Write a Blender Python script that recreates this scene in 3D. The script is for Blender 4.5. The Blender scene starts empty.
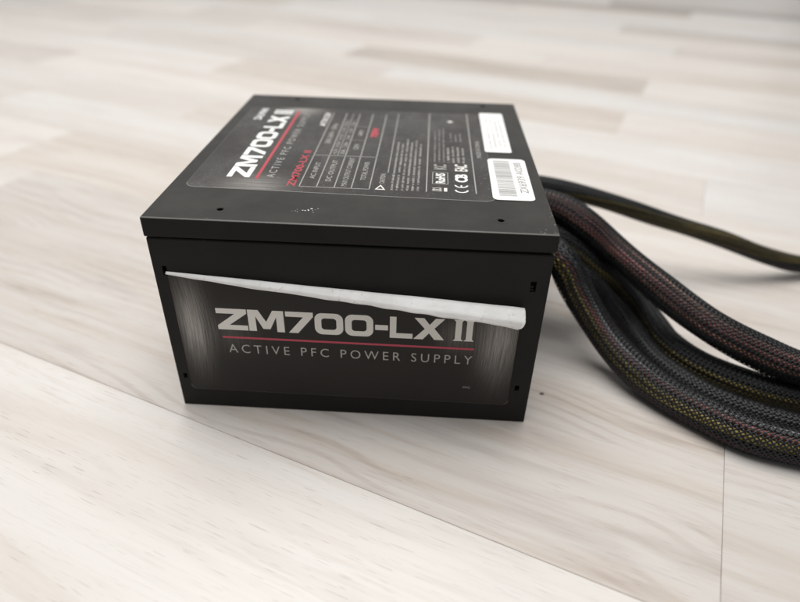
import bpy, bmesh, math, random
import numpy as np
from mathutils import Matrix, Vector

# ------------------------------------------------------------------ camera, world, light
MM = 0.001
scene = bpy.context.scene
cam_d = bpy.data.cameras.new('camera')
cam = bpy.data.objects.new('camera', cam_d)
scene.collection.objects.link(cam)
cam_d.sensor_width = 36.0
cam_d.lens = 609.75 / 800 * 36.0
cam_d.clip_start = 0.01
cam_d.clip_end = 60
ROT = [[0.99833126, 0.05331175, 0.02219358],
       [0.04804184, -0.55351282, -0.83145387],
       [-0.03204183, 0.83113261, -0.55515034]]        # rows: right, down, forward
rx, dn, fw = [Vector(r) for r in ROT]
cm = Matrix.Identity(4)
for i in range(3):
    cm[i][0], cm[i][1], cm[i][2] = rx[i], -dn[i], -fw[i]
cm.translation = Vector((24.9002, -179.8106, 176.3530)) * MM
cam.matrix_world = cm
cam_d.dof.use_dof = True
cam_d.dof.focus_distance = 0.219
cam_d.dof.aperture_fstop = 6.2
cam_d.dof.aperture_blades = 0
scene.camera = cam

world = bpy.data.worlds.new('World')
scene.world = world
world.use_nodes = True
bgn = world.node_tree.nodes['Background']
bgn.inputs[0].default_value = (0.94, 0.97, 1.0, 1)
bgn.inputs[1].default_value = 0.20

def area(name, loc, aim, sx, sy, power, col):
    d = bpy.data.lights.new(name, 'AREA')
    d.shape = 'RECTANGLE'; d.size = sx; d.size_y = sy
    d.energy = power; d.color = col
    o = bpy.data.objects.new(name, d)
    scene.collection.objects.link(o)
    o.location = loc
    o.rotation_euler = (Vector(aim) - Vector(loc)).to_track_quat('-Z', 'Y').to_euler()
    return o
area('ceiling_light', (-0.15, 0.26, 1.75), (-0.02, 0.16, 0), 1.7, 1.7, 46, (1.0, 0.985, 0.96))
area('back_wall_light', (-0.3, 3.4, 1.55), (0.0, 0.1, 0.35), 5.0, 2.4, 22, (1.0, 0.965, 0.925))  # broad unseen panel standing in for a bright back wall

vs = scene.view_settings
vs.view_transform = 'Standard'; vs.look = 'None'
vs.exposure = 0.0; vs.gamma = 1.0; vs.use_curve_mapping = False
scene.render.engine = 'CYCLES'
scene.cycles.max_bounces = 8

# ------------------------------------------------------------------ helpers
rnd = random.Random(7)
def link(o, parent=None):
    scene.collection.objects.link(o)
    if parent is not None: o.parent = parent
    return o
def tag(o, label=None, cat=None, group=None, kind=None):
    if label: o['label'] = label
    if cat: o['category'] = cat
    if group: o['group'] = group
    if kind: o['kind'] = kind
    return o
def mesh_obj(name, verts, faces, mat, parent=None, smooth=False):
    """verts in millimetres"""
    me = bpy.data.meshes.new(name)
    me.from_pydata([(x*MM, y*MM, z*MM) for x, y, z in verts], [], faces)
    me.update()
    for m in (mat if isinstance(mat, (list, tuple)) else [mat]): me.materials.append(m)
    if smooth:
        for p in me.polygons: p.use_smooth = True
    return link(bpy.data.objects.new(name, me), parent)
def np_mesh(name, V, Q, mat, parent=None, smooth=True):
    V = np.asarray(V, np.float32) * MM; Q = np.asarray(Q, np.int32)
    me = bpy.data.meshes.new(name)
    me.vertices.add(len(V)); me.vertices.foreach_set('co', V.ravel())
    n = Q.shape[1]
    me.loops.add(Q.size); me.loops.foreach_set('vertex_index', Q.ravel())
    me.polygons.add(len(Q))
    me.polygons.foreach_set('loop_start', np.arange(0, Q.size, n, dtype=np.int32))
    me.polygons.foreach_set('loop_total', np.full(len(Q), n, np.int32))
    me.polygons.foreach_set('use_smooth', np.full(len(Q), smooth, bool))
    me.update(calc_edges=True); me.validate()
    me.materials.append(mat)
    return link(bpy.data.objects.new(name, me), parent)
def bm_obj(name, bm, mat, parent=None, smooth=False):
    for v in bm.verts: v.co *= MM
    me = bpy.data.meshes.new(name); bm.to_mesh(me); bm.free()
    me.materials.append(mat)
    if smooth:
        for p in me.polygons: p.use_smooth = True
    return link(bpy.data.objects.new(name, me), parent)
def bm_box(x0, x1, y0, y1, z0, z1, bevel=0, seg=2):
    bm = bmesh.new()
    bmesh.ops.create_cube(bm, size=1)
    for v in bm.verts:
        v.co = Vector((x0 if v.co.x < 0 else x1, y0 if v.co.y < 0 else y1, z0 if v.co.z < 0 else z1))
    if bevel:
        bmesh.ops.bevel(bm, geom=bm.edges[:], offset=bevel, segments=seg, affect='EDGES', profile=0.5)
    return bm
def cut(o, cutters):
    """real holes: boolean difference, baked into the mesh"""
    c = bm_obj('cutter', cutters, o.data.materials[0])
    md = o.modifiers.new('b', 'BOOLEAN'); md.operation = 'DIFFERENCE'; md.object = c; md.solver = 'EXACT'
    dg = bpy.context.evaluated_depsgraph_get()
    me = bpy.data.meshes.new_from_object(o.evaluated_get(dg))
    o.modifiers.clear(); o.data = me
    bpy.data.objects.remove(c, do_unlink=True)

# ------------------------------------------------------------------ materials
def mat(name, col=(0.5, 0.5, 0.5), rough=0.5, spec=0.5, metal=0.0):
    m = bpy.data.materials.new(name); m.use_nodes = True
    b = m.node_tree.nodes['Principled BSDF']
    b.inputs['Base Color'].default_value = (*col, 1)
    b.inputs['Roughness'].default_value = rough
    b.inputs['Specular IOR Level'].default_value = spec
    b.inputs['Metallic'].default_value = metal
    return m
class NT:
    def __init__(s, m): s.t = m.node_tree; s.b = s.t.nodes['Principled BSDF']
    def n(s, typ, **kw):
        nd = s.t.nodes.new(typ)
        for k, v in kw.items():
            if k.startswith('i_'):
                key = k[2:]
                key = int(key) if key.isdigit() else key.replace('_', ' ')
                nd.inputs[key].default_value = v
            else: setattr(nd, k, v)
        return nd
    def l(s, a, b): s.t.links.new(a, b)
    def math(s, op, a, b=None, clamp=False):
        nd = s.t.nodes.new('ShaderNodeMath'); nd.operation = op; nd.use_clamp = clamp
        for i, v in enumerate((a, b)):
            if v is None: continue
            if isinstance(v, (int, float)): nd.inputs[i].default_value = v
            else: s.l(v, nd.inputs[i])
        return nd.outputs[0]
    def ramp(s, f, p0, p1, c0=0.0, c1=1.0):
        nd = s.t.nodes.new('ShaderNodeMapRange'); nd.clamp = True
        nd.interpolation_type = 'SMOOTHSTEP'
        nd.inputs[1].default_value = p0; nd.inputs[2].default_value = p1
        nd.inputs[3].default_value = c0; nd.inputs[4].default_value = c1
        s.l(f, nd.inputs[0]); return nd.outputs[0]
    def mix(s, f, a, b, typ='MIX'):
        nd = s.t.nodes.new('ShaderNodeMix'); nd.data_type = 'RGBA'; nd.blend_type = typ
        for sock, v in ((nd.inputs[0], f), (nd.inputs[6], a), (nd.inputs[7], b)):
            if isinstance(v, (int, float)): sock.default_value = v
            elif isinstance(v, tuple): sock.default_value = (*v, 1)
            else: s.l(v, sock)
        return nd.outputs[2]
    def noise(s, vec, scale=1.0, detail=2.0, rough=0.5, dist=0.0):
        nd = s.n('ShaderNodeTexNoise', i_Scale=scale, i_Detail=detail, i_Roughness=rough, i_Distortion=dist)
        s.l(vec, nd.inputs['Vector']); return nd.outputs[0]
    def scaled(s, vec, sx, sy, sz, off=None):
        nd = s.n('ShaderNodeVectorMath', operation='MULTIPLY'); s.l(vec, nd.inputs[0])
        nd.inputs[1].default_value = (sx, sy, sz)
        if off is None: return nd.outputs[0]
        a = s.n('ShaderNodeVectorMath', operation='ADD'); s.l(nd.outputs[0], a.inputs[0]); s.l(off, a.inputs[1])
        return a.outputs[0]
    def bump(s, h, strength, dist):
        nd = s.n('ShaderNodeBump', i_Strength=strength, i_Distance=dist)
        s.l(h, nd.inputs['Height']); s.l(nd.outputs[0], s.b.inputs['Normal'])

def wood_material():
    m = mat('whitewashed_oak_laminate', rough=0.4, spec=0.45); t = NT(m)
    tc = t.n('ShaderNodeTexCoord').outputs['Object']
    oi = t.n('ShaderNodeObjectInfo')
    cmb = t.n('ShaderNodeCombineXYZ')
    t.l(t.math('MULTIPLY', oi.outputs['Random'], 37.0), cmb.inputs[0])
    t.l(t.math('MULTIPLY', oi.outputs['Random'], 91.0), cmb.inputs[1])
    off = cmb.outputs[0]
    warp = t.noise(t.scaled(tc, 5, 9, 1, off), 1.0, 2.0)
    cv = t.n('ShaderNodeCombineXYZ'); t.l(t.math('MULTIPLY', t.math('SUBTRACT', warp, 0.5), 1.05), cv.inputs[1])
    wv = t.n('ShaderNodeVectorMath', operation='ADD'); t.l(off, wv.inputs[0]); t.l(cv.outputs[0], wv.inputs[1])
    broad = t.noise(t.scaled(tc, 3.0, 26, 1, wv.outputs[0]), 1.0, 3.0, 0.55)
    streak = t.noise(t.scaled(tc, 7, 150, 1, wv.outputs[0]), 1.0, 4.0, 0.6)
    fine = t.noise(t.scaled(tc, 32, 900, 1, wv.outputs[0]), 1.0, 3.0, 0.6)
    tick = t.noise(t.scaled(tc, 85, 1700, 1, wv.outputs[0]), 1.0, 1.0, 0.5)
    patch = t.noise(t.scaled(tc, 9, 30, 1, off), 1.0, 2.0)
    # cathedral figure: nested growth rings, stretched along the strip
    wave = t.n('ShaderNodeTexWave', wave_type='RINGS', rings_direction='Z', wave_profile='SIN')
    wave.inputs['Scale'].default_value = 3.4; wave.inputs['Distortion'].default_value = 3.0
    wave.inputs['Detail'].default_value = 2.0; wave.inputs['Detail Scale'].default_value = 1.4
    t.l(t.scaled(tc, 1.3, 15, 1, wv.outputs[0]), wave.inputs['Vector'])
    ringm = t.math('MULTIPLY', t.ramp(wave.outputs[1], 0.55, 1.0), t.ramp(patch, 0.42, 0.66))
    fig = oi.outputs['Alpha']
    col = t.mix(t.ramp(broad, 0.34, 0.70), oi.outputs['Color'], (0.91, 0.875, 0.845), 'MULTIPLY')
    # the darker print stains: greyish and tan
    col = t.mix(t.math('MULTIPLY', t.ramp(streak, 0.47, 0.70), fig), col, (0.86, 0.83, 0.81), 'MULTIPLY')
    tan = t.noise(t.scaled(tc, 4, 55, 1, wv.outputs[0]), 1.7, 3.0, 0.6)
    col = t.mix(t.math('MULTIPLY', t.ramp(tan, 0.50, 0.66, 0, 0.8), fig), col, (0.935, 0.885, 0.84), 'MULTIPLY')
    gry = t.noise(t.scaled(tc, 7, 40, 1, off), 1.3, 3.0, 0.65)
    col = t.mix(t.math('MULTIPLY', t.ramp(gry, 0.52, 0.70), fig), col, (0.83, 0.82, 0.825), 'MULTIPLY')
    col = t.mix(t.math('MULTIPLY', t.math('MULTIPLY', ringm, 0.6), fig), col, (0.76, 0.71, 0.68), 'MULTIPLY')
    col = t.mix(t.ramp(fine, 0.50, 0.74, 0, 0.5), col, (0.85, 0.82, 0.80), 'MULTIPLY')
    tk = t.math('MULTIPLY', t.ramp(tick, 0.655, 0.70), t.ramp(patch, 0.34, 0.55, 0.25, 1.0))
    col = t.mix(t.math('MULTIPLY', tk, 0.55), col, (0.68, 0.64, 0.61), 'MULTIPLY')
    t.l(col, t.b.inputs['Base Color'])
    t.l(t.ramp(fine, 0.3, 0.8, 0.28, 0.40), t.b.inputs['Roughness'])
    h = t.math('SUBTRACT', t.math('MULTIPLY', fine, -0.6), tk)
    t.bump(h, 0.22, 0.00012)
    return m
WOOD = wood_material()

def paint_material():
    m = mat('black_powder_coat', (0.018, 0.0175, 0.017), 0.42, 0.11); t = NT(m)
    tc = t.n('ShaderNodeTexCoord').outputs['Object']
    gr = t.noise(tc, 2600, 2, 0.6)
    blot = t.noise(tc, 34, 4, 0.6)
    dust = t.noise(tc, 900, 1, 0.5)
    area_ = t.noise(tc, 18, 3, 0.6)
    dm = t.math('MULTIPLY', t.ramp(dust, 0.715, 0.75), t.ramp(area_, 0.50, 0.66))
    fine_d = t.math('MULTIPLY', t.ramp(t.noise(tc, 2100, 1, 0.5), 0.70, 0.76), t.ramp(area_, 0.45, 0.70, 0.1, 0.6))
    f = t.math('MAXIMUM', t.math('MULTIPLY', dm, 0.55), t.math('MULTIPLY', fine_d, 0.35))
    f = t.math('MAXIMUM', f, t.ramp(t.noise(tc, 55, 5, 0.7), 0.30, 0.75, 0.048, 0.088))        # dust film, also painting in the brighter sheen of the top
    nz = t.n('ShaderNodeSeparateXYZ'); t.l(t.n('ShaderNodeNewGeometry').outputs['True Normal'], nz.inputs[0])
    f = t.math('MULTIPLY', f, t.ramp(nz.outputs[2], 0.3, 0.8, 0.03, 1.0))      # dust and the painted sheen stay on what faces up
    base = t.mix(t.ramp(blot, 0.35, 0.75), (0.0140, 0.0134, 0.0126), (0.019, 0.0182, 0.0172))
    t.l(t.mix(f, base, (0.36, 0.335, 0.305)), t.b.inputs['Base Color'])
    t.l(t.ramp(blot, 0.3, 0.75, 0.40, 0.52), t.b.inputs['Roughness'])
    t.bump(gr, 0.35, 0.00006)
    return m
PAINT = paint_material()
DARK = mat('dark_recess_metal', (0.012, 0.012, 0.012), 0.7, 0.2)

def label_material(name, ax, flares, rough=0.36, spec=0.20, dusty=False):
    """dark printed film with printed brushed-metal flares.
    ax: (index of long axis, index of cross axis); flares: (centre_l, half_l, centre_c, half_c, strength) in mm"""
    m = mat(name, (0.03, 0.026, 0.024), rough, spec); t = NT(m)
    tc = t.n('ShaderNodeTexCoord').outputs['Object']
    sp = t.n('ShaderNodeSeparateXYZ'); t.l(tc, sp.inputs[0])
    L = t.math('MULTIPLY', sp.outputs[ax[0]], 1000.0); Cc = t.math('MULTIPLY', sp.outputs[ax[1]], 1000.0)
    # brush lines run across the long axis, bowed a little
    bow = t.math('MULTIPLY', t.math('POWER', t.math('MULTIPLY', t.math('SUBTRACT', Cc, flares[0][2]), 0.035), 2.0), 2.2)
    cb = t.n('ShaderNodeCombineXYZ'); t.l(t.math('MULTIPLY', t.math('ADD', L, bow), 1.0), cb.inputs[0])
    t.l(t.math('MULTIPLY', Cc, 0.014), cb.inputs[1])
    br = t.noise(cb.outputs[0], 2.8, 4, 0.8)
    br = t.ramp(br, 0.34, 0.68, 0.36, 1.34)
    tot = None
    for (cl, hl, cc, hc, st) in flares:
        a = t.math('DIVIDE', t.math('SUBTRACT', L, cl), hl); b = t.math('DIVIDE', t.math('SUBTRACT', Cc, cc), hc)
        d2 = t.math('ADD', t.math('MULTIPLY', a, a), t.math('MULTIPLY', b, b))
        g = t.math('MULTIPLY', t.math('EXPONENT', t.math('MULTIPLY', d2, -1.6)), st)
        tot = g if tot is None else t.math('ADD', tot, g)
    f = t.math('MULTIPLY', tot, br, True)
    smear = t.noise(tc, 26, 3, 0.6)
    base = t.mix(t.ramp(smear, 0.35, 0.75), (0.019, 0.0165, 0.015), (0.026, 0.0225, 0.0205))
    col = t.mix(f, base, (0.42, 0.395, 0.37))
    if dusty:                                   # dust and wiped smears on the face that lies upwards
        d = t.math('MULTIPLY', t.ramp(t.noise(t.scaled(tc, 1, .45, 1), 48, 5, 0.7), 0.42, 0.8, 0.0, 0.12), 1.0)
        sp2 = t.math('MULTIPLY', t.ramp(t.noise(tc, 1300, 1, 0.5), 0.68, 0.74), 0.30)
        col = t.mix(t.math('MAXIMUM', d, sp2), col, (0.38, 0.365, 0.34))
    t.l(col, t.b.inputs['Base Color'])
    t.l(t.ramp(smear, 0.35, 0.65, rough - 0.08, rough + 0.12), t.b.inputs['Roughness'])
    t.bump(t.noise(tc, 140, 2), 0.04, 0.0002)
    return m
FRONT_FILM = label_material('front_label_film', (0, 2),
    [(-59.0, 6.4, 41, 20, 0.92), (55, 8.5, 40, 19, 0.80), (39, 8, 42, 9, 0.26), (-46, 11, 38, 10, 0.15)])
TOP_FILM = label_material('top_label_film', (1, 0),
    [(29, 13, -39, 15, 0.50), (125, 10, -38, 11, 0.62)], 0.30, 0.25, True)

def paper_white():
    m = mat('peeled_label_paper', (0.8, 0.8, 0.79), 0.6, 0.3); t = NT(m)
    tc = t.n('ShaderNodeTexCoord').outputs['Object']
    d = t.noise(tc, 520, 2, 0.6); a = t.noise(tc, 60, 2, 0.5)
    f = t.math('MULTIPLY', t.ramp(d, 0.60, 0.70), t.ramp(a, 0.42, 0.62, 0.12, 0.9))
    soft = t.noise(tc, 95, 3, 0.6)
    base = t.mix(t.ramp(soft, 0.4, 0.75), (0.91, 0.91, 0.905), (0.82, 0.815, 0.80))
    t.l(t.mix(t.math('MULTIPLY', f, 0.55), base, (0.55, 0.50, 0.44)), t.b.inputs['Base Color'])
    t.bump(t.noise(t.scaled(tc, 1, 2.2, 2.2), 170, 5, 0.65), 0.42, 0.0006)
    return m
FLAP_WHITE = paper_white()
INK_LIGHT = mat('light_print', (0.80, 0.775, 0.73), 0.42)
INK_SUB = mat('silver_print', (0.44, 0.42, 0.39), 0.42)
INK_WHITE = mat('white_print', (0.82, 0.82, 0.80), 0.42)
INK_GREY = mat('grey_print', (0.34, 0.33, 0.31), 0.42)
INK_DIM = mat('dim_print', (0.22, 0.21, 0.20), 0.42)
INK_RED = mat('red_print', (0.50, 0.045, 0.085), 0.42)
INK_RED2 = mat('bright_red_print', (0.44, 0.035, 0.055), 0.42)
INK_SHADE = mat('black_print', (0.010, 0.009, 0.009), 0.42)
STICKER = mat('white_sticker_paper', (0.80, 0.795, 0.78), 0.5)
STICKER_INK = mat('sticker_grey_ink', (0.30, 0.30, 0.29), 0.5)
STICKER_INK2 = mat('sticker_faint_ink', (0.58, 0.58, 0.57), 0.5)
EDGE = mat('worn_film_edge', (0.17, 0.165, 0.155), 0.45)
CHIP = mat('bare_metal_scuff', (0.66, 0.65, 0.63), 0.5)

def braid_material():
    m = mat('black_braided_nylon', (0.022, 0.0225, 0.025), 0.42, 0.32); t = NT(m)
    tc = t.n('ShaderNodeTexCoord').outputs['Object']
    n = t.noise(tc, 300, 3, 0.6)
    t.l(t.mix(t.ramp(n, 0.3, 0.75), (0.007, 0.0072, 0.0080), (0.017, 0.0172, 0.019)), t.b.inputs['Base Color'])
    t.l(t.ramp(n, 0.3, 0.8, 0.34, 0.55), t.b.inputs['Roughness'])
    return m
BRAID = braid_material()
WIRE = {'k': mat('black_wire', (0.018, 0.018, 0.018), 0.4), 'y': mat('yellow_wire', (0.29, 0.225, 0.05), 0.4),
        'r': mat('red_wire', (0.20, 0.055, 0.048), 0.4), 'o': mat('orange_wire', (0.25, 0.11, 0.075), 0.4),
        'p': mat('purple_wire', (0.20, 0.05, 0.10), 0.4), 'g': mat('grey_wire', (0.16, 0.16, 0.17), 0.4)}

# ------------------------------------------------------------------ floor of laminate strips
ANG = math.radians(-22.0)
V0, SW = -31.3, 75.0
floor = mesh_obj('floor', [(-6000, -4000, -4), (6000, -4000, -4), (6000, 8000, -4), (-6000, 8000, -4)], [(0, 1, 2, 3)], WOOD)
floor.color = (0.60, 0.55, 0.50, 1)
tag(floor, 'whitewashed oak laminate floor', kind='structure')
TONES = {'L': (0.775, 0.745, 0.71), 'M': (0.71, 0.67, 0.63), 'D': (0.62, 0.575, 0.53), 'G': (0.66, 0.625, 0.595), 'X': (0.44, 0.40, 0.365), 'B': (0.70, 0.655, 0.61)}
# strips seen in the photograph: row -> list of (u_end, tone); before and after these: random
ROWS = {-1: [(-420, 'M'), (290, 'L')], 0: [(-330, 'L'), (138.4, 'B'), (560, 'M')],
        2: [(-380, 'L'), (-175, 'B'), (260, 'M'), (640, 'L')],
        3: [(-520, 'M'), (-60, 'L'), (320, 'L'), (700, 'M')], 4: [(-330, 'L'), (120, 'M'), (520, 'L')],
        5: [(-620, 'M'), (-150, 'L'), (300, 'L'), (690, 'M')], 6: [(-420, 'L'), (40, 'B'), (480, 'L')],
        7: [(-700, 'L'), (-240, 'M'), (230, 'L'), (640, 'B')], 8: [(-330, 'L'), (45, 'D'), (470, 'L')],
        9: [(-560, 'M'), (-90, 'L'), (330, 'M'), (760, 'L')], 10: [(-720, 'L'), (-210, 'B'), (260, 'L')],
        11: [(-430, 'L'), (60, 'L'), (520, 'B')], 12: [(-640, 'B'), (-160, 'L'), (300, 'L')],
        13: [(-430, 'L'), (-36, 'L'), (390, 'D')], 14: [(-600, 'X'), (-120, 'L'), (350, 'L')],
        15: [(-250, 'M'), (190, 'L')], 16: [(-400, 'X'), (60, 'X'), (500, 'L')], 17: [(-100, 'L'), (360, 'X')]}
def plank(u0, u1, v0, v1, tone):
    L, Wd = (u1 - u0) / 2, (v1 - v0) / 2
    g, b, zt, zb = 0.06, 0.16, 0.0, -3.9
    a, c = L - g, Wd - g
    ring = lambda X, Y, z: [(-X, -Y, z), (X, -Y, z), (X, Y, z), (-X, Y, z)]
    vv = ring(a, c, zb) + ring(a, c, zt - 0.16) + ring(a - b, c - b, zt)
    ff = [(8, 9, 10, 11)]
    for k in (0, 4):
        for i in range(4):
            j = (i + 1) % 4; ff.append((k + i, k + j, k + 4 + j, k + 4 + i))
    o = mesh_obj('plank', vv, ff, WOOD, floor)
    uc, vc = (u0 + u1) / 2, (v0 + v1) / 2
    ca, sa = math.cos(ANG), math.sin(ANG)
    dz = rnd.uniform(-0.03, 0.03)
    o.location = ((uc*ca - vc*sa) * MM, (uc*sa + vc*ca) * MM, dz * MM)
    o.rotation_euler = (0, 0, ANG)
    t = TONES[tone]; k = 0.872 * rnd.uniform(0.97, 1.03); w = rnd.uniform(-0.012, 0.012)
    o.color = (t[0]*k + w, t[1]*k, t[2]*k - w, {'L': .30, 'M': .6, 'B': .78, 'D': .9, 'X': .8, 'G': 1.0}[tone])
for r in range(-4, 23):
    if r in (-2, 1): continue                # the nearest boards are one strip of double width
    lo, hi = V0 + SW*r - (SW if r == -1 else 0), V0 + SW*r + (2*SW if r == 0 else SW)
    segs = ROWS.get(r, [])
    v0 = V0 + SW * r
    ulo, uhi = -1150 - max(0, r - 6) * 30, 1000
    # random strips before the first known end
    if segs:
        u, tone_first = segs[0]
        prev = u - rnd.uniform(380, 470)
    else:
        u = rnd.uniform(-200, 200); prev = u
    start = prev
    if segs:
        cur = prev
        for ue, tn in segs:
            plank(cur, ue, lo, hi, tn); cur = ue
        end = cur
    else: end = u
    while start > ulo:
        n = start - rnd.uniform(330, 470); plank(n, start, lo, hi, rnd.choice('LLMLMB')); start = n
    while end < uhi:
        n = end + rnd.uniform(330, 470); plank(end, n, lo, hi, rnd.choice('LLMLMB')); end = n

bm = bmesh.new(); bmesh.ops.create_icosphere(bm, subdivisions=2, radius=1)
for v in bm.verts: v.co = Vector((v.co.x*0.9, v.co.y*0.75, v.co.z*0.32 + 0.3)) * (1 + rnd.uniform(-0.2, 0.2))
sp = bm_obj('dirt_speck', bm, mat('grey_crumb', (0.16, 0.13, 0.13), 0.8), None, True)
sp.location = (0.0790, 0.0180, 0.0)
tag(sp, 'tiny dark speck of dirt on the floor right of the power supply', 'speck')

# ------------------------------------------------------------------ power supply
PW, PD, PH = 139.7, 150.8, 84.9
HX = PW / 2
psu = bpy.data.objects.new('power_supply', None); link(psu)
psu.empty_display_size = 0.02
tag(psu, 'black steel computer power supply with peeling front label and braided cables', 'power supply')

LZ = 77.7                                   # lower edge of the lid
body = bm_obj('case_body', bm_box(-HX + 0.3, HX - 0.5, 0.4, PD - 0.4, 0.0, 77.0, 0.5), PAINT, psu)
bm_c = bmesh.new()
def add_cyl(bm, loc, axis, r, depth, seg=20, r2=None):
    res = bmesh.ops.create_cone(bm, cap_ends=True, segments=seg, radius1=r, radius2=r if r2 is None else r2, depth=depth)
    M = Matrix.Rotation(math.radians(90), 4, 'X') if axis == 'y' else (Matrix.Rotation(math.radians(90), 4, 'Y') if axis == 'x' else Matrix.Identity(4))
    bmesh.ops.transform(bm, matrix=Matrix.Translation(loc) @ M, verts=res['verts'])
def add_bx(bm, x0, x1, y0, y1, z0, z1):
    res = bmesh.ops.create_cube(bm, size=1)
    for v in res['verts']:
        v.co = Vector((x0 if v.co.x < 0 else x1, y0 if v.co.y < 0 else y1, z0 if v.co.z < 0 else z1))
# slots in the front face
for (x, z, w_, h_) in ((-65.3, 64.0, 1.6, 3.9), (-66.4, 15.4, 1.5, 2.7), (63.9, 64.3, 2.0, 4.6), (64.2, 17.7, 1.7, 3.2)):
    add_bx(bm_c, x - w_/2, x + w_/2, -1, 3.2, z - h_/2, z + h_/2)
# cable outlet in the right side
add_bx(bm_c, HX - 6, HX + 2, 62, 132, 26, 66)
cut(body, bm_c)
rim = bm_obj('inner_rim', bm_box(-HX + 1.6, HX - 1.8, 1.6, PD - 1.6, 76.0, 79.0), DARK, psu)
bm = bm_box(-HX, HX, 0.0, PD, LZ, PH, 0.5, 3)
for v in bm.verts:
    if v.co.z < LZ + 1: v.co.z += 0.0045*v.co.x + 0.15
    if v.co.y < 1: v.co.y += 0.12*math.sin(v.co.x*0.02 + 1)
lid = bm_obj('lid', bm, PAINT, psu)
bm_c = bmesh.new()
for (x, y) in ((-45.0, 8.4), (51.2, 9.2), (-44.6, 144.4), (53.0, 144.4)):
    add_cyl(bm_c, (x, y, PH), 'z', 1.15, 6)
cut(lid, bm_c)
# highlight on the lid's front edge, painted as a lighter, glossier bevel
lid.data.materials.append(mat('edge_highlight_paint', (0.13, 0.125, 0.115), 0.35, 0.5))
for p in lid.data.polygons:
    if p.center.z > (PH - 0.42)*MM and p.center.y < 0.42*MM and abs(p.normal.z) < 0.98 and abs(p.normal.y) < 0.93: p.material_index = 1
# shallow dimples pressed round the screw holes
for (x, y) in ((-45.0, 8.4), (51.2, 9.2), (-44.6, 144.4), (53.0, 144.4)):
    V, Fc = [], []
    prof = [(1.16, -0.9), (1.25, -0.02), (1.5, 0.05), (2.3, 0.06), (2.7, 0.01)]
    N = 28
    for (r, z) in prof:
        for i in range(N):
            a = 2*math.pi*i/N; V.append((x + r*math.cos(a), y + r*math.sin(a), PH + z))
    for k in range(len(prof) - 1):
        for i in range(N):
            j = (i + 1) % N; Fc.append((k*N + i, k*N + j, (k+1)*N + j, (k+1)*N + i))
    mesh_obj('screw_seat', V, Fc, PAINT, psu, True)
# bent tabs inside the slots
for (x, z) in ((-65.1, 62.5), (63.6, 64.1), (63.6, 62.9)):
    bm_obj('slot_tab', bm_box(x - 0.9, x + 0.6, 0.9, 2.6, z - 0.35, z + 0.35, 0.12), PAINT, psu)
bm_obj('cable_grommet', bm_box(HX - 6.2, HX - 5.9, 60, 134, 24, 68), DARK, psu)
# scuff near the front edge of the lid
for (dx, dy, s) in ((0, 0, .42), (.9, .7, .38), (1.9, 1.6, .55), (-.9, 0.1, .34), (1.1, .1, .36), (4.1, 1.9, .26), (-3.4, -.6, .2), (-2.6, -1.1, .2), (2.9, -1.2, .25), (-2.9, .6, .16), (3.4, .9, .16), (2.4, .4, .2), (-4.5, -.9, .15)):
    s *= .72; n = 7; V = [(-15.9 + dx + s*rnd.uniform(.6, 1.3)*math.cos(6.283*i/n)*1.25, 10.4 + dy + s*rnd.uniform(.6, 1.3)*math.sin(6.283*i/n), PH + 0.02) for i in range(n)]
    mesh_obj('scuff', V, [tuple(range(n))], CHIP, psu)
# chipped paint along the front right corner of the lid
for i in range(26):
    if i < 14: x, y = HX - abs(rnd.gauss(0, 5)) - 0.6, 0.5 + abs(rnd.gauss(0, 1.6))
    else: x, y = HX - 0.5 - abs(rnd.gauss(0, .5)), abs(rnd.gauss(2, 14)) + .6
    s = rnd.uniform(0.05, 0.14); n = 6
    V = [(x + s*rnd.uniform(.6, 1.4)*math.cos(6.283*k/n), y + s*rnd.uniform(.6, 1.4)*math.sin(6.283*k/n), PH + 0.015) for k in range(n)]
    mesh_obj('paint_chip', V, [tuple(range(n))], CHIP, psu)

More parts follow.
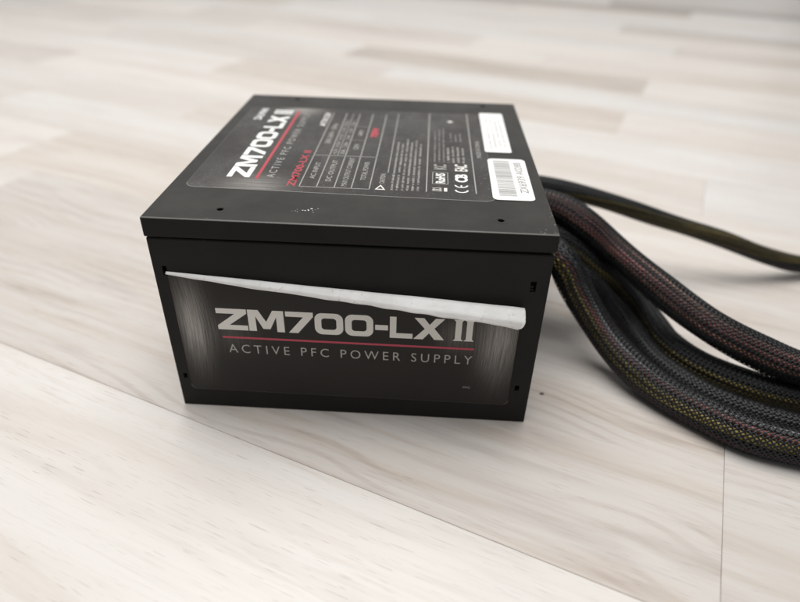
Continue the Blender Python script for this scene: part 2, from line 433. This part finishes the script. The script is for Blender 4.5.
# ------------------------------------------------------------------ lettering
def glyphs():
    """heavy extended capitals, each in a 1 x 1 box: list of polygons"""
    t = 0.235
    G = {}
    G['Z'] = [[(0.0, 1), (1, 1), (1, .80), (.40, t), (1, t), (1, 0), (0, 0), (0, .19), (.60, 1-t), (0.0, 1-t)]]
    G['M'] = [[(0, 0), (0, 1), (.30, 1), (.5, .46), (.70, 1), (1, 1), (1, 0), (.79, 0), (.79, .70), (.60, .12), (.40, .12), (.21, .70), (.21, 0)]]
    G['7'] = [[(0, 1), (1, 1), (1, .80), (.42, 0), (.08, 0), (.64, 1-t), (0, 1-t)]]
    def ring():
        out, inn = [], []
        for cx, cy, a0 in ((1, 1, 0), (0, 1, 90), (0, 0, 180), (1, 0, 270)):
            for k in range(7):
                a = math.radians(a0 + 15*k)
                rx_, ry_ = .26, .30; ix, iy = .12, .13
                ox = (1 - rx_ if cx else rx_) + rx_*math.cos(a); oy = (1 - ry_ if cy else ry_) + ry_*math.sin(a)
                sx0, sx1, sy0, sy1 = .235, .765, t, 1 - t
                jx = (sx1 - ix if cx else sx0 + ix) + ix*math.cos(a); jy = (sy1 - iy if cy else sy0 + iy) + iy*math.sin(a)
                out.append((ox, oy)); inn.append((jx, jy))
        n = len(out)
        return [[out[i], out[(i+1) % n], inn[(i+1) % n], inn[i]] for i in range(n)]
    G['0'] = ring()
    G['-'] = [[(0, .34), (1, .34), (1, .58), (0, .58)]]
    G['L'] = [[(0, 0), (0, 1), (.28, 1), (.28, t), (1, t), (1, 0)]]
    G['X'] = [[(0, 0), (.36, .5), (.02, 1), (.33, 1), (.51, .70), (.70, 1), (.99, 1), (.67, .53), (1, 0), (.68, 0), (.50, .30), (.31, 0)]]
    def serif(x0, x1):
        m0, m1 = x0 + .10, x1 - .10
        return [[(x0, 0), (m0, .09), (m0, .91), (x0, 1), (x1, 1), (m1, .91), (m1, .09), (x1, 0)]]
    G['I'] = serif(0.0, .49) + serif(.51, 1.0)
    return G
GL = glyphs()
TITLE = [('Z', -49.6, -38.3), ('M', -37.9, -24.6), ('7', -23.9, -13.7), ('0', -13.2, -2.7), ('0', -2.0, 8.4), ('-', 9.1, 13.8),
         ('L', 14.5, 22.9), ('X', 23.2, 34.6), ('I', 37.7, 45.6)]
def title(place, h, mat_, parent, name='title_lettering', grow=0.0):
    """place(l, c): along and across the line -> point in mm"""
    V, Fc = [], []
    for ch, a, b in TITLE:
        for poly in GL[ch]:
            base = len(V)
            for (x, y) in poly: V.append(place((a + (b - a)*x), y*h))
            Fc.append(tuple(range(base, base + len(poly))))
    return mesh_obj(name, V, Fc, mat_, parent)
def text(body, place, x0, x1, h, mat_, parent, name='lettering', spacing=1.0, bold=0.0):
    """outline text from the built-in font fitted to a length x0..x1 and cap height h"""
    cu = bpy.data.curves.new('t', 'FONT'); cu.body = body; cu.space_character = spacing; cu.resolution_u = 3
    cu.offset = bold
    o = bpy.data.objects.new('t', cu); scene.collection.objects.link(o)
    dg = bpy.context.evaluated_depsgraph_get(); dg.update()
    me = bpy.data.meshes.new_from_object(o.evaluated_get(dg))
    xs = [v.co.x for v in me.vertices]; ys = [v.co.y for v in me.vertices]
    a, b, y0, y1 = min(xs), max(xs), min(ys), max(ys)
    if x1 is None: x1 = x0 + (b - a) * h / max(y1 - y0, 1e-6)
    for v in me.vertices:
        p = place(x0 + (v.co.x - a) / (b - a) * (x1 - x0), (v.co.y - y0) / (y1 - y0) * h)
        v.co = Vector(p) * MM
    bpy.data.objects.remove(o, do_unlink=True)
    me.materials.clear(); me.materials.append(mat_); me.name = name
    for p in me.polygons: p.material_index = 0
    return link(bpy.data.objects.new(name, me), parent)
def rects(name, rs, place, mat_, parent):
    V, Fc = [], []
    for (a, b, c, d) in rs:
        k = len(V); V += [place(a, c), place(b, c), place(b, d), place(a, d)]; Fc.append((k, k+1, k+2, k+3))
    return mesh_obj(name, V, Fc, mat_, parent)
def round_rect(x0, x1, y0, y1, r, seg=6):
    P = []
    for cx, cy, a0 in ((x1 - r, y1 - r, 0), (x0 + r, y1 - r, 90), (x0 + r, y0 + r, 180), (x1 - r, y0 + r, 270)):
        for k in range(seg + 1):
            a = math.radians(a0 + 90*k/seg); P.append((cx + r*math.cos(a), cy + r*math.sin(a)))
    return P
def sheet(name, poly, place, th, mat_, parent):
    """thin film with thickness; place(a, b, height)"""
    n = len(poly)
    V = [place(a, b, 0) for a, b in poly] + [place(a, b, th) for a, b in poly]
    Fc = [tuple(range(n, 2*n)), tuple(reversed(range(n)))] + [(i, (i+1) % n, n + (i+1) % n, n + i) for i in range(n)]
    return mesh_obj(name, V, Fc, mat_, parent)

# --- front label: flat part below the fold, then the flap that has peeled off and rolled over
FY = 0.4
fold_l, fold_r = (-64.8, 63.4), (61.6, 53.3)
def fold_z(x): return fold_l[1] + (x - fold_l[0]) / (fold_r[0] - fold_l[0]) * (fold_r[1] - fold_l[1])
LB, LX0, LX1 = 9.2, -64.6, 61.4
poly = [(LX0, fold_z(LX0)), (LX0, LB + 2.2)]
for k in range(1, 7):
    a = math.radians(180 + 15*k); poly.append((LX0 + 2.2 + 2.2*math.cos(a), LB + 2.2 + 2.2*math.sin(a)))
for k in range(0, 7):
    a = math.radians(270 + 15*k); poly.append((LX1 - 2.2 + 2.2*math.cos(a), LB + 2.2 + 2.2*math.sin(a)))
poly += [(LX1, fold_z(LX1))]
fl = sheet('front_label', poly, lambda a, b, h: (a, FY - 0.01 - h, b), 0.10, FRONT_FILM, psu)
tag(fl, 'dark model name label with brushed metal print, upper edge peeling off')
# worn edge of the film
eV, eF = [], []
pe = poly[1:-1]
for (a, b) in pe:
    nx, nz = (a - (-1.6)) , (b - 34)
    d = 0.16
    sx = a - d if a < -60 else (a + d if a > 57 else a); sz = b - d if b < LB + 2.3 else b
    eV += [(a, FY - 0.125, b), (sx, FY - 0.03, sz)]
for i in range(len(pe) - 1): eF.append((2*i, 2*i+2, 2*i+3, 2*i+1))
mesh_obj('label_edge', eV, eF, EDGE, fl)
front = lambda dy: (lambda a, b: (a, FY - dy, b))
def fr(off, z0): return lambda a, c: (a, FY - off, z0 + c)
title(lambda a, c: (a + .28, FY - .124, 39.25 + c), 9.55, INK_SHADE, fl, 'title_shadow')
title(lambda a, c: (a, FY - .136, 39.55 + c), 9.55, INK_LIGHT, fl)
rects('red_line', [(-48.6, 46.0, 35.55, 36.45)], front(.124), INK_RED, fl)
text('ACTIVE PFC POWER SUPPLY', fr(.128, 28.7), -46.9, 45.7, 4.0, INK_SUB, fl, 'subtitle_lettering', 1.45, -0.006)
text('PFC', fr(.128, 16.6), 43.4, 46.2, 0.95, INK_GREY, fl, 'tiny_mark')
# the flap: conical roll, white adhesive side outwards, print inside
NU, NA = 90, 26
V, Fo, Fi, Fe = [], [], [], []
def roll(u, s, th):
    x = fold_l[0] + (fold_r[0] - fold_l[0]) * u
    wob = 1 + 0.04*math.sin(u*11) + 0.03*math.sin(u*27 + 1) + 0.015*math.sin(u*71 + 2)
    r = (0.38 + (4.15 - 0.38) * u**0.92) * wob
    ang = math.radians(194 + 7*math.sin(u*6 + .5) + 3*math.sin(u*33) + 2.0*math.sin(u*83 + 1)) * s
    # corner rounding at the right end
    cy, cz = FY - 0.06 - r, fold_z(x)
    ro = r*(1 + 0.10*max(0.0, (s - 0.82)/0.18)**2) + th        # the free edge lifts a little
    # crease across the roll: slightly flattened front
    fl_ = 1 - 0.17*math.exp(-((ang - 2.15)/0.45)**2) + 0.05*math.exp(-((ang - 2.75)/0.16)**2) - 0.03*math.sin(u*40 + ang*3)*math.exp(-((ang - 1.6)/0.6)**2)
    return (x, cy + ro*math.cos(ang)*fl_ + 0.0, cz + ro*math.sin(ang))
for side, th in ((0, 0.0), (1, 0.16)):
    for i in range(NU + 1):
        for j in range(NA + 1):
            u, s = i/NU, j/NA
            if s > 0.75:                       # rounded corner of the sheet
                q = (s - 0.75)/0.25; u = min(u, 1 - 0.020*(1 - math.sqrt(max(0, 1 - q*q))))
            x, y, z = roll(u, s, th)
            V.append((x, y, z))
def idx(side, i, j): return side*(NU+1)*(NA+1) + i*(NA+1) + j
faces, mi = [], []
for i in range(NU):
    for j in range(NA):
        faces.append((idx(1, i, j), idx(1, i, j+1), idx(1, i+1, j+1), idx(1, i+1, j))); mi.append(0)
        faces.append((idx(0, i, j), idx(0, i+1, j), idx(0, i+1, j+1), idx(0, i, j+1))); mi.append(1)
for j in range(NA):
    for i in (0, NU):
        faces.append((idx(0, i, j), idx(0, i, j+1), idx(1, i, j+1), idx(1, i, j))); mi.append(0)
for i in range(NU):
    faces.append((idx(0, i, NA), idx(0, i+1, NA), idx(1, i+1, NA), idx(1, i, NA))); mi.append(0)
flap = mesh_obj('peeled_flap', V, faces, [FLAP_WHITE, FRONT_FILM], fl, True)
for p, k in zip(flap.data.polygons, mi): p.material_index = k
tag(flap, 'white back of the label rolled over where it peeled off')

# --- top label: text runs away from the camera, letter tops to the left
TZ = PH
tp = lambda off: (lambda a, b: (b, a, TZ + off))             # a along y, b = x
def tl(off, x): return lambda a, c: (x - c, a, TZ + off)    # text: baseline at x, up = -x
tpoly = round_rect(-64.0, 50.6, 26.6, 128.6, 4.0)
tpoly = [(x, y - (x + 64) / 114.6 * 2.4 if y < 60 else y + (x + 64)/114.6*0.8) for x, y in tpoly]
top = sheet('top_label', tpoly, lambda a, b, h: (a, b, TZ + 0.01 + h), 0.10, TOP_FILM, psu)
tag(top, 'dark specification label with model name, ratings table and approval marks')
eV, eF = [], []
cx, cy = -6, 77
for (a, b) in tpoly:
    sx = a + (0.2 if a > cx else -0.2); sy = b + (0.2 if b > cy else -0.2)
    eV += [(a, b, TZ + 0.125), (sx, sy, TZ + 0.03)]
n = len(tpoly)
for i in range(n): eF.append((2*i, 2*i+1, 2*((i+1) % n)+1, 2*((i+1) % n)))
mesh_obj('label_edge', eV, eF, EDGE, top)
S = (124.5 - 37.0) / (45.6 + 49.6)
title(lambda a, c: (-42.4 - c, 37.0 + (a + 49.6)*S, TZ + .136), 8.9, INK_WHITE, top)
rects('red_line', [(36.0, 123.5, -40.1, -38.9)], tp(.124), INK_RED2, top)
text('ACTIVE PFC POWER SUPPLY', tl(.128, -33.2), 38, 120, 3.1, INK_GREY, top, 'subtitle_lettering', 1.45, 0.01)
text('ZALMAN', tl(.128, -55.2), 107.5, 125.5, 3.6, INK_WHITE, top, 'maker_lettering', 1.0, 0.02)
text('ZM700-LX II', tl(.128, -23.7), 30.4, 68.5, 3.2, INK_RED2, top, 'model_lettering', 1.0, 0.02)
text('ATX12V', tl(.128, -23.2), 101.5, 122.5, 2.9, INK_WHITE, top, 'standard_lettering', 1.0, 0.02)
lw = 0.20
tab = [(30.6, 122.5, x - lw, x + lw) for x in (-22.0, -15.5, -8.9, -2.5, 4.2)] + [(30.6 - lw, 30.6 + lw, -22.2, 4.4), (63.7 - lw, 63.7 + lw, -22.2, 4.4)]
tab += [(64, 122.5, -12.3, -12.05)] + [(y, y + .25, -15.5, -8.9) for y in (74, 83.5, 93, 102.5, 112)] + [(y, y + .25, -8.9, -2.5) for y in (83.5, 102.5)]
rects('table_lines', tab, tp(.124), INK_GREY, top)
for s_, x, a, b in (('AC INPUT', -17.6, 38.5, 55.5), ('DC OUTPUT', -11.1, 36.5, 58.5), ('MAX OUTPUT CURRENT', -4.6, 32.5, 62.0), ('TOTAL POWER', 2.0, 39, 58)):
    text(s_, tl(.128, x), a, b, 2.1, INK_GREY, top, 'row_heading', 1.0, 0.01)
text('200-240V~ 50Hz', tl(.128, -17.6), 78, 106, 2.2, INK_GREY, top, 'table_entry', 1.0, 0.01)
for k, s_ in enumerate(('+3.3V', '+5V', '+12V', '-12V', '+5Vsb')):
    text(s_, tl(.128, -13.0), 65.2 + 9.5*k, 72.0 + 9.5*k, 1.7, INK_GREY, top, 'table_entry', 1.0, 0.01)
for k, s_ in enumerate(('20A', '20A', '54A', '0.3A', '2.5A')):
    text(s_, tl(.128, -9.7), 65.8 + 9.5*k, 71.4 + 9.5*k, 1.7, INK_GREY, top, 'table_entry', 1.0, 0.01)
text('120W', tl(.128, -4.5), 72, 79, 2.2, INK_GREY, top, 'table_entry', 1.0, 0.01)
text('648W', tl(.128, -4.5), 90, 98, 2.2, INK_GREY, top, 'table_entry', 1.0, 0.01)
text('700W', tl(.128, 2.6), 88.5, 101.5, 3.5, INK_RED2, top, 'power_lettering', 1.0, 0.06)
# warning triangle
tri = [(30.6, 10.2), (30.6, 6.2), (35.2, 8.2)]
V = []; cxx = sum(t[0] for t in tri)/3; cyy = sum(t[1] for t in tri)/3
for k in (1.0, 0.58):
    V += [tp(.128)(cxx + (a - cxx)*k, cyy + (b - cyy)*k) for a, b in tri]
mesh_obj('warning_triangle', V, [(0, 1, 4, 3), (1, 2, 5, 4), (2, 0, 3, 5)], INK_LIGHT, top)
text('CAUTION', tl(.128, 9.4), 36.5, 46, 2.0, INK_GREY, top, 'caution_lettering', 1.0, 0.02)
rects('rule_lines', [(47.5, 125.5, 9.9, 10.25), (30.5, 127, 25.2, 25.65), (30.5, 129, 43.7, 44.15)], tp(.124), INK_GREY, top)
# lines of print too small to read
def micro(x0, y0, y1, rows, pitch, hgt, mat_, ragged=0.2):
    rs = []
    for r_ in range(rows):
        a = y0; end = y1 - rnd.uniform(0, ragged) * (y1 - y0)
        while a < end:
            w_ = rnd.choice((.55, .7, .8, .95)); x = x0 + r_*pitch
            if rnd.random() < .84:
                t_ = rnd.uniform(0, .3)*hgt
                rs.append((a, a + w_*.72, x - hgt + t_, x - hgt*rnd.uniform(0, .25)))
                if rnd.random() < .4: rs.append((a + w_*.25, a + w_*.45, x - hgt, x))
            a += w_
    return rects('small_print', rs, tp(.128), mat_, top)
micro(13.0, 30.8, 88, 6, 1.95, 1.05, INK_GREY, .12)
micro(28.8, 61, 112, 3, 1.9, .95, INK_DIM, .35)
micro(34.6, 61, 80, 4, 2.1, 1.2, INK_GREY, .08)
micro(36.0, 87, 101, 3, 2.1, 1.0, INK_DIM, .3)
text('MADE IN CHINA', tl(.128, 48.0), 67.5, 88.5, 2.0, INK_GREY, top, 'origin_lettering', 1.0, 0.01)
# approval marks
def arc_strip(cx_, cy_, r0, r1, a0, a1, n=16):
    V, Fc = [], []
    for i in range(n + 1):
        a = math.radians(a0 + (a1 - a0)*i/n)
        for r in (r0, r1): V.append((cx_ + r*math.cos(a), cy_ + r*math.sin(a)))
    for i in range(n): Fc.append((2*i, 2*i+1, 2*i+3, 2*i+2))
    return V, Fc
cV, cF = [], []
for (oa, bar) in ((33.4, False), (38.0, True)):              # C and E of the CE mark
    v_, f_ = arc_strip(oa, 0, 1.95, 2.65, 95, 265); k = len(cV)
    cV += [tl(.13, 38.6)(a, c) for a, c in v_]; cF += [tuple(k + q for q in f) for f in f_]
    if bar:
        k = len(cV); cV += [tl(.13, 38.6)(a, c) for a, c in ((oa - 2.2, -.32), (oa - .2, -.32), (oa - .2, .32), (oa - 2.2, .32))]; cF.append((k, k+1, k+2, k+3))
mesh_obj('approval_mark', cV, cF, INK_WHITE, top)
text('CB', tl(.13, 41.3), 40.8, 48.8, 5.0, INK_WHITE, top, 'approval_mark', 0.9, 0.04)
text('EAC', tl(.13, 41.6), 52.0, 59.2, 5.2, INK_LIGHT, top, 'approval_mark', 0.9, 0.02)
text('RoHS', tl(.13, 32.6), 39.0, 49.0, 3.8, INK_WHITE, top, 'approval_mark', 0.95, 0.03)
rects('mark_frame', [(38.0, 38.3, 27.6, 33.6), (50.0, 50.3, 27.6, 33.6), (38.0, 50.3, 27.5, 27.8), (38.0, 50.3, 33.4, 33.7)], tp(.13), INK_GREY, top)
rects('bin_mark', [(31.4, 34.6, 32.0, 33.2), (31.6, 31.9, 27.6, 31.2), (34.2, 34.5, 27.6, 31.2), (31.6, 34.5, 28.1, 28.4), (32.7, 33.1, 27.6, 31.2), (31.4, 34.7, 30.4, 30.7)], tp(.13), INK_LIGHT, top)
text('KC', tl(.13, 33.2), 53.0, 58.6, 5.2, INK_GREY, top, 'approval_mark', 0.9, 0.02)
st = []
for i in range(10):
    r = 1.9 if i % 2 == 0 else .8; a = math.radians(36*i); st.append(tp(.13)(115.3 + r*math.cos(a), 35.5 + r*math.sin(a)))
mesh_obj('star_mark', st, [tuple(range(10))], INK_LIGHT, top)

# --- white stickers on the lid
def skew(poly, k): return [(x + (y - 46)*k, y) for x, y in poly]
bc = sheet('barcode_sticker', skew(round_rect(50.0, 65.4, 25.8, 67.4, 2.2), 0.012), lambda a, b, h: (a, b, TZ + .13 + h), .12, STICKER, psu)
tag(bc, 'white rounded barcode sticker near the right edge of the lid')
rs = []; a = 29.4
while a < 65.0:
    w_ = rnd.choice((.28, .28, .5, .75)); rs.append((a, a + w_, 52.4, 58.9)); a += w_ + rnd.choice((.26, .3, .5, .7))
rects('barcode', rs, tp(.27), STICKER_INK, bc)
text('ZX6939 A0288', tl(.27, 63.6), 32.5, 63.4, 3.1, STICKER_INK, bc, 'serial_lettering', 1.0, 0.01)
sm = sheet('white_sticker', skew(round_rect(49.7, 61.2, 75.0, 131.2, 1.2), 0.006), lambda a, b, h: (a, b, TZ + .13 + h), .12, STICKER, psu)
tag(sm, 'plain white rectangular sticker with faint print at the far right of the lid')
rs = []
for r_ in range(4):
    a = 79.5
    while a < 125 - 8*rnd.random():
        w_ = rnd.choice((.8, 1.1, 1.5))
        if rnd.random() < .75: rs.append((a, a + w_*.75, 52.4 + 2.1*r_, 53.5 + 2.1*r_))
        a += w_
rects('faint_print', rs, tp(.27), STICKER_INK2, sm)

# ------------------------------------------------------------------ braided cables
def spline(P, step):
    P = np.array(P, float)
    P = np.vstack([2*P[0] - P[1], P, 2*P[-1] - P[-2]])
    out = []
    for i in range(1, len(P) - 2):
        p0, p1, p2, p3 = P[i-1], P[i], P[i+1], P[i+2]
        # centripetal Catmull-Rom
        t0 = 0; t1 = t0 + np.linalg.norm(p1-p0)**.5; t2 = t1 + np.linalg.norm(p2-p1)**.5; t3 = t2 + np.linalg.norm(p3-p2)**.5
        t = np.linspace(t1, t2, 60, endpoint=False)[:, None]
        A1 = (t1-t)/(t1-t0)*p0 + (t-t0)/(t1-t0)*p1; A2 = (t2-t)/(t2-t1)*p1 + (t-t1)/(t2-t1)*p2; A3 = (t3-t)/(t3-t2)*p2 + (t-t2)/(t3-t2)*p3
        B1 = (t2-t)/(t2-t0)*A1 + (t-t0)/(t2-t0)*A2; B2 = (t3-t)/(t3-t1)*A2 + (t-t1)/(t3-t1)*A3
        out.append((t2-t)/(t2-t1)*B1 + (t-t1)/(t2-t1)*B2)
    C = np.vstack(out + [P[-2][None]])
    for _ in range(12):                                  # relax small kinks
        C[1:-1] = .25*C[:-2] + .5*C[1:-1] + .25*C[2:]
    d = np.r_[0, np.cumsum(np.linalg.norm(np.diff(C, axis=0), axis=1))]
    s = np.arange(0, d[-1], step)
    return s, np.c_[[np.interp(s, d, C[:, k]) for k in range(3)]].T
def frames(C):
    T = np.gradient(C, axis=0); T /= np.linalg.norm(T, axis=1)[:, None]
    S = np.cross(T, [0, 0, 1.0]); S /= np.linalg.norm(S, axis=1)[:, None]
    U = np.cross(S, T)
    return T, S, U
def cable(P, R, n, pitch, wires, twist, label, fu=1.0, fs=1.0, cover=0.66, tw0=0.0):
    step = pitch / (4*n)
    s, C = spline(P, step)
    T, S, U = frames(C)
    m = len(s); rg = np.random.default_rng(int(R*100) + n)
    lump = 1 + .035*np.sin(s/17 + R) + .03*np.sin(s/7.3 + 2*R)
    V, Q = [], []
    ph = np.pi * 2*n*s/pitch
    base = 0
    sp_ = 2*np.pi*R/n*math.cos(math.atan(2*np.pi*R/pitch))
    hw = sp_*cover/2
    for sgn in (1, -1):
        for i in range(n):
            al = 2*np.pi*i/n + sgn*2*np.pi*s/pitch + .012*np.sin(s/3.1 + i*1.7) + rg.normal(0, .012)
            rr = (R + sgn*.22*np.cos(ph)) * lump
            rad = np.cos(al)[:, None]*U*fu + np.sin(al)[:, None]*S*fs
            pos = C + rr[:, None]*rad
            rn = rad/np.linalg.norm(rad, axis=1)[:, None]
            tg = np.gradient(pos, axis=0); tg /= np.linalg.norm(tg, axis=1)[:, None]
            w = np.cross(rn, tg)
            V.append(np.stack([pos - w*hw - rn*.05, pos + rn*.13, pos + w*hw - rn*.05], 1).reshape(-1, 3))
            k = base + 3*np.arange(m - 1)
            Q.append(np.stack([k, k+1, k+4, k+3], 1)); Q.append(np.stack([k+1, k+2, k+5, k+4], 1))
            base += 3*m
    o = np_mesh('sleeved_cable', np.vstack(V), np.vstack(Q), BRAID, psu)
    tag(o, label)
    # the insulated wires inside, pressed against the sleeve
    rw = 1.12; ring = R - .20 - rw
    sub = slice(0, m, 6); Cs, Us, Ss, ss = C[sub], U[sub], S[sub], s[sub]
    nw = len(wires); K = 8
    b = 2*np.pi*np.arange(10)/10; rc = (ring - .35)*lump[sub]
    vv = Cs[:, None] + rc[:, None, None]*(np.cos(b)[None, :, None]*Us[:, None]*fu + np.sin(b)[None, :, None]*Ss[:, None]*fs)
    gi = np.arange(len(Cs)*10).reshape(-1, 10); nx = np.roll(gi, -1, 1)
    np_mesh('filler_core', vv.reshape(-1, 3), np.stack([gi[:-1], nx[:-1], nx[1:], gi[1:]], -1).reshape(-1, 4), WIRE['k'], o)  # dark filler tube, added to stop light showing through the sleeve
    for q, ch in enumerate(wires):
        al = 2*np.pi*q/nw + np.radians(tw0) + np.radians(twist)*ss/100 + .10*np.sin(ss/23 + q*2.1)
        rr = (ring*(1 + .04*np.sin(ss/13 + q)) )*lump[sub]
        pos = Cs + rr[:, None]*(np.cos(al)[:, None]*Us*fu + np.sin(al)[:, None]*Ss*fs)
        Tw, Sw, Uw = frames(pos)
        b = 2*np.pi*np.arange(K)/K
        vv = pos[:, None] + rw*(np.cos(b)[None, :, None]*Uw[:, None] + np.sin(b)[None, :, None]*Sw[:, None])
        mm = len(pos); gi = np.arange(mm*K).reshape(mm, K); nx = np.roll(gi, -1, 1)
        Qw = np.stack([gi[:-1], nx[:-1], nx[1:], gi[1:]], -1).reshape(-1, 4)
        np_mesh('wire', vv.reshape(-1, 3), Qw, WIRE[ch], o)
    return o
# wires start at the top of the cable and go round towards the camera
cable([(62, 128, 50), (76, 127, 51), (89, 126, 50), (117, 123, 45), (151, 123, 35), (186, 123, 25), (214, 124.5, 15), (238, 129, 8), (275, 140, 5), (330, 150, 5)],
      4.6, 15, 30, 'kkkkyyyykk', -110, 'thin braided cable with yellow wires showing, behind the others', .95, 1.05, cover=.42, tw0=0)
cable([(60, 100, 53), (74, 96, 54), (84, 91.5, 54.5), (92, 87, 53.5), (100, 82, 50), (112, 75.5, 42.5), (127.7, 60.1, 34.5), (140.6, 46.3, 29), (152.2, 34.8, 25.5), (166.9, 26.6, 21.5), (181.4, 19.8, 19.3), (215, 12, 20), (260, 12, 14), (320, 30, 8)],
      6.9, 23, 44, 'korrokkkkkkkkkkk', 0, 'thick braided cable with reddish brown wires showing along its top', cover=.44, tw0=-8)
cable([(58, 92, 43), (76, 86, 44.5), (95.5, 80.5, 40), (109, 77, 30.5), (122, 77, 20), (132.5, 71.5, 12), (137.7, 62, 7.5), (140.1, 53, 6), (144, 44, 6), (149.5, 36.6, 6), (157.4, 29.6, 6), (169, 22.4, 6), (183.8, 17, 6), (225, 9, 6), (280, 20, 6)],
      6.0, 20, 38, 'kkkyyykkkkkkk', -6, 'braided cable with yellow wires along its lower side, between two thicker ones', cover=.45, tw0=0)
cable([(60, 80, 47), (72, 74, 47), (81, 64, 46), (86.9, 57.0, 43.5), (92.9, 53, 34), (101.1, 46, 23), (110, 36, 14), (120, 23.5, 9), (130.5, 12, 7.2), (141.6, 2, 7), (153.3, -6.5, 7), (170, -12.4, 7), (210, -22, 7), (270, -18, 7)],
      6.8, 22, 44, 'kkgryykpkkkkkkk', -10, 'thick braided cable nearest the camera with yellow and purple wires', cover=.47, tw0=-28)
cable([(60, 80, 36), (80, 72, 36), (99.5, 67, 31), (113.5, 66.5, 18.5), (126, 59, 7.5), (131.8, 43, 4.6), (140, 27.5, 4.4), (150, 16, 4.4), (163.5, 7.8, 4.4), (178.2, 2, 4.4), (220, -6, 4.4), (280, 2, 4.4)],
      4.6, 15, 30, 'kkkkkkykkk', 0, 'thinner dark braided cable in the shadow between the others', cover=.5)
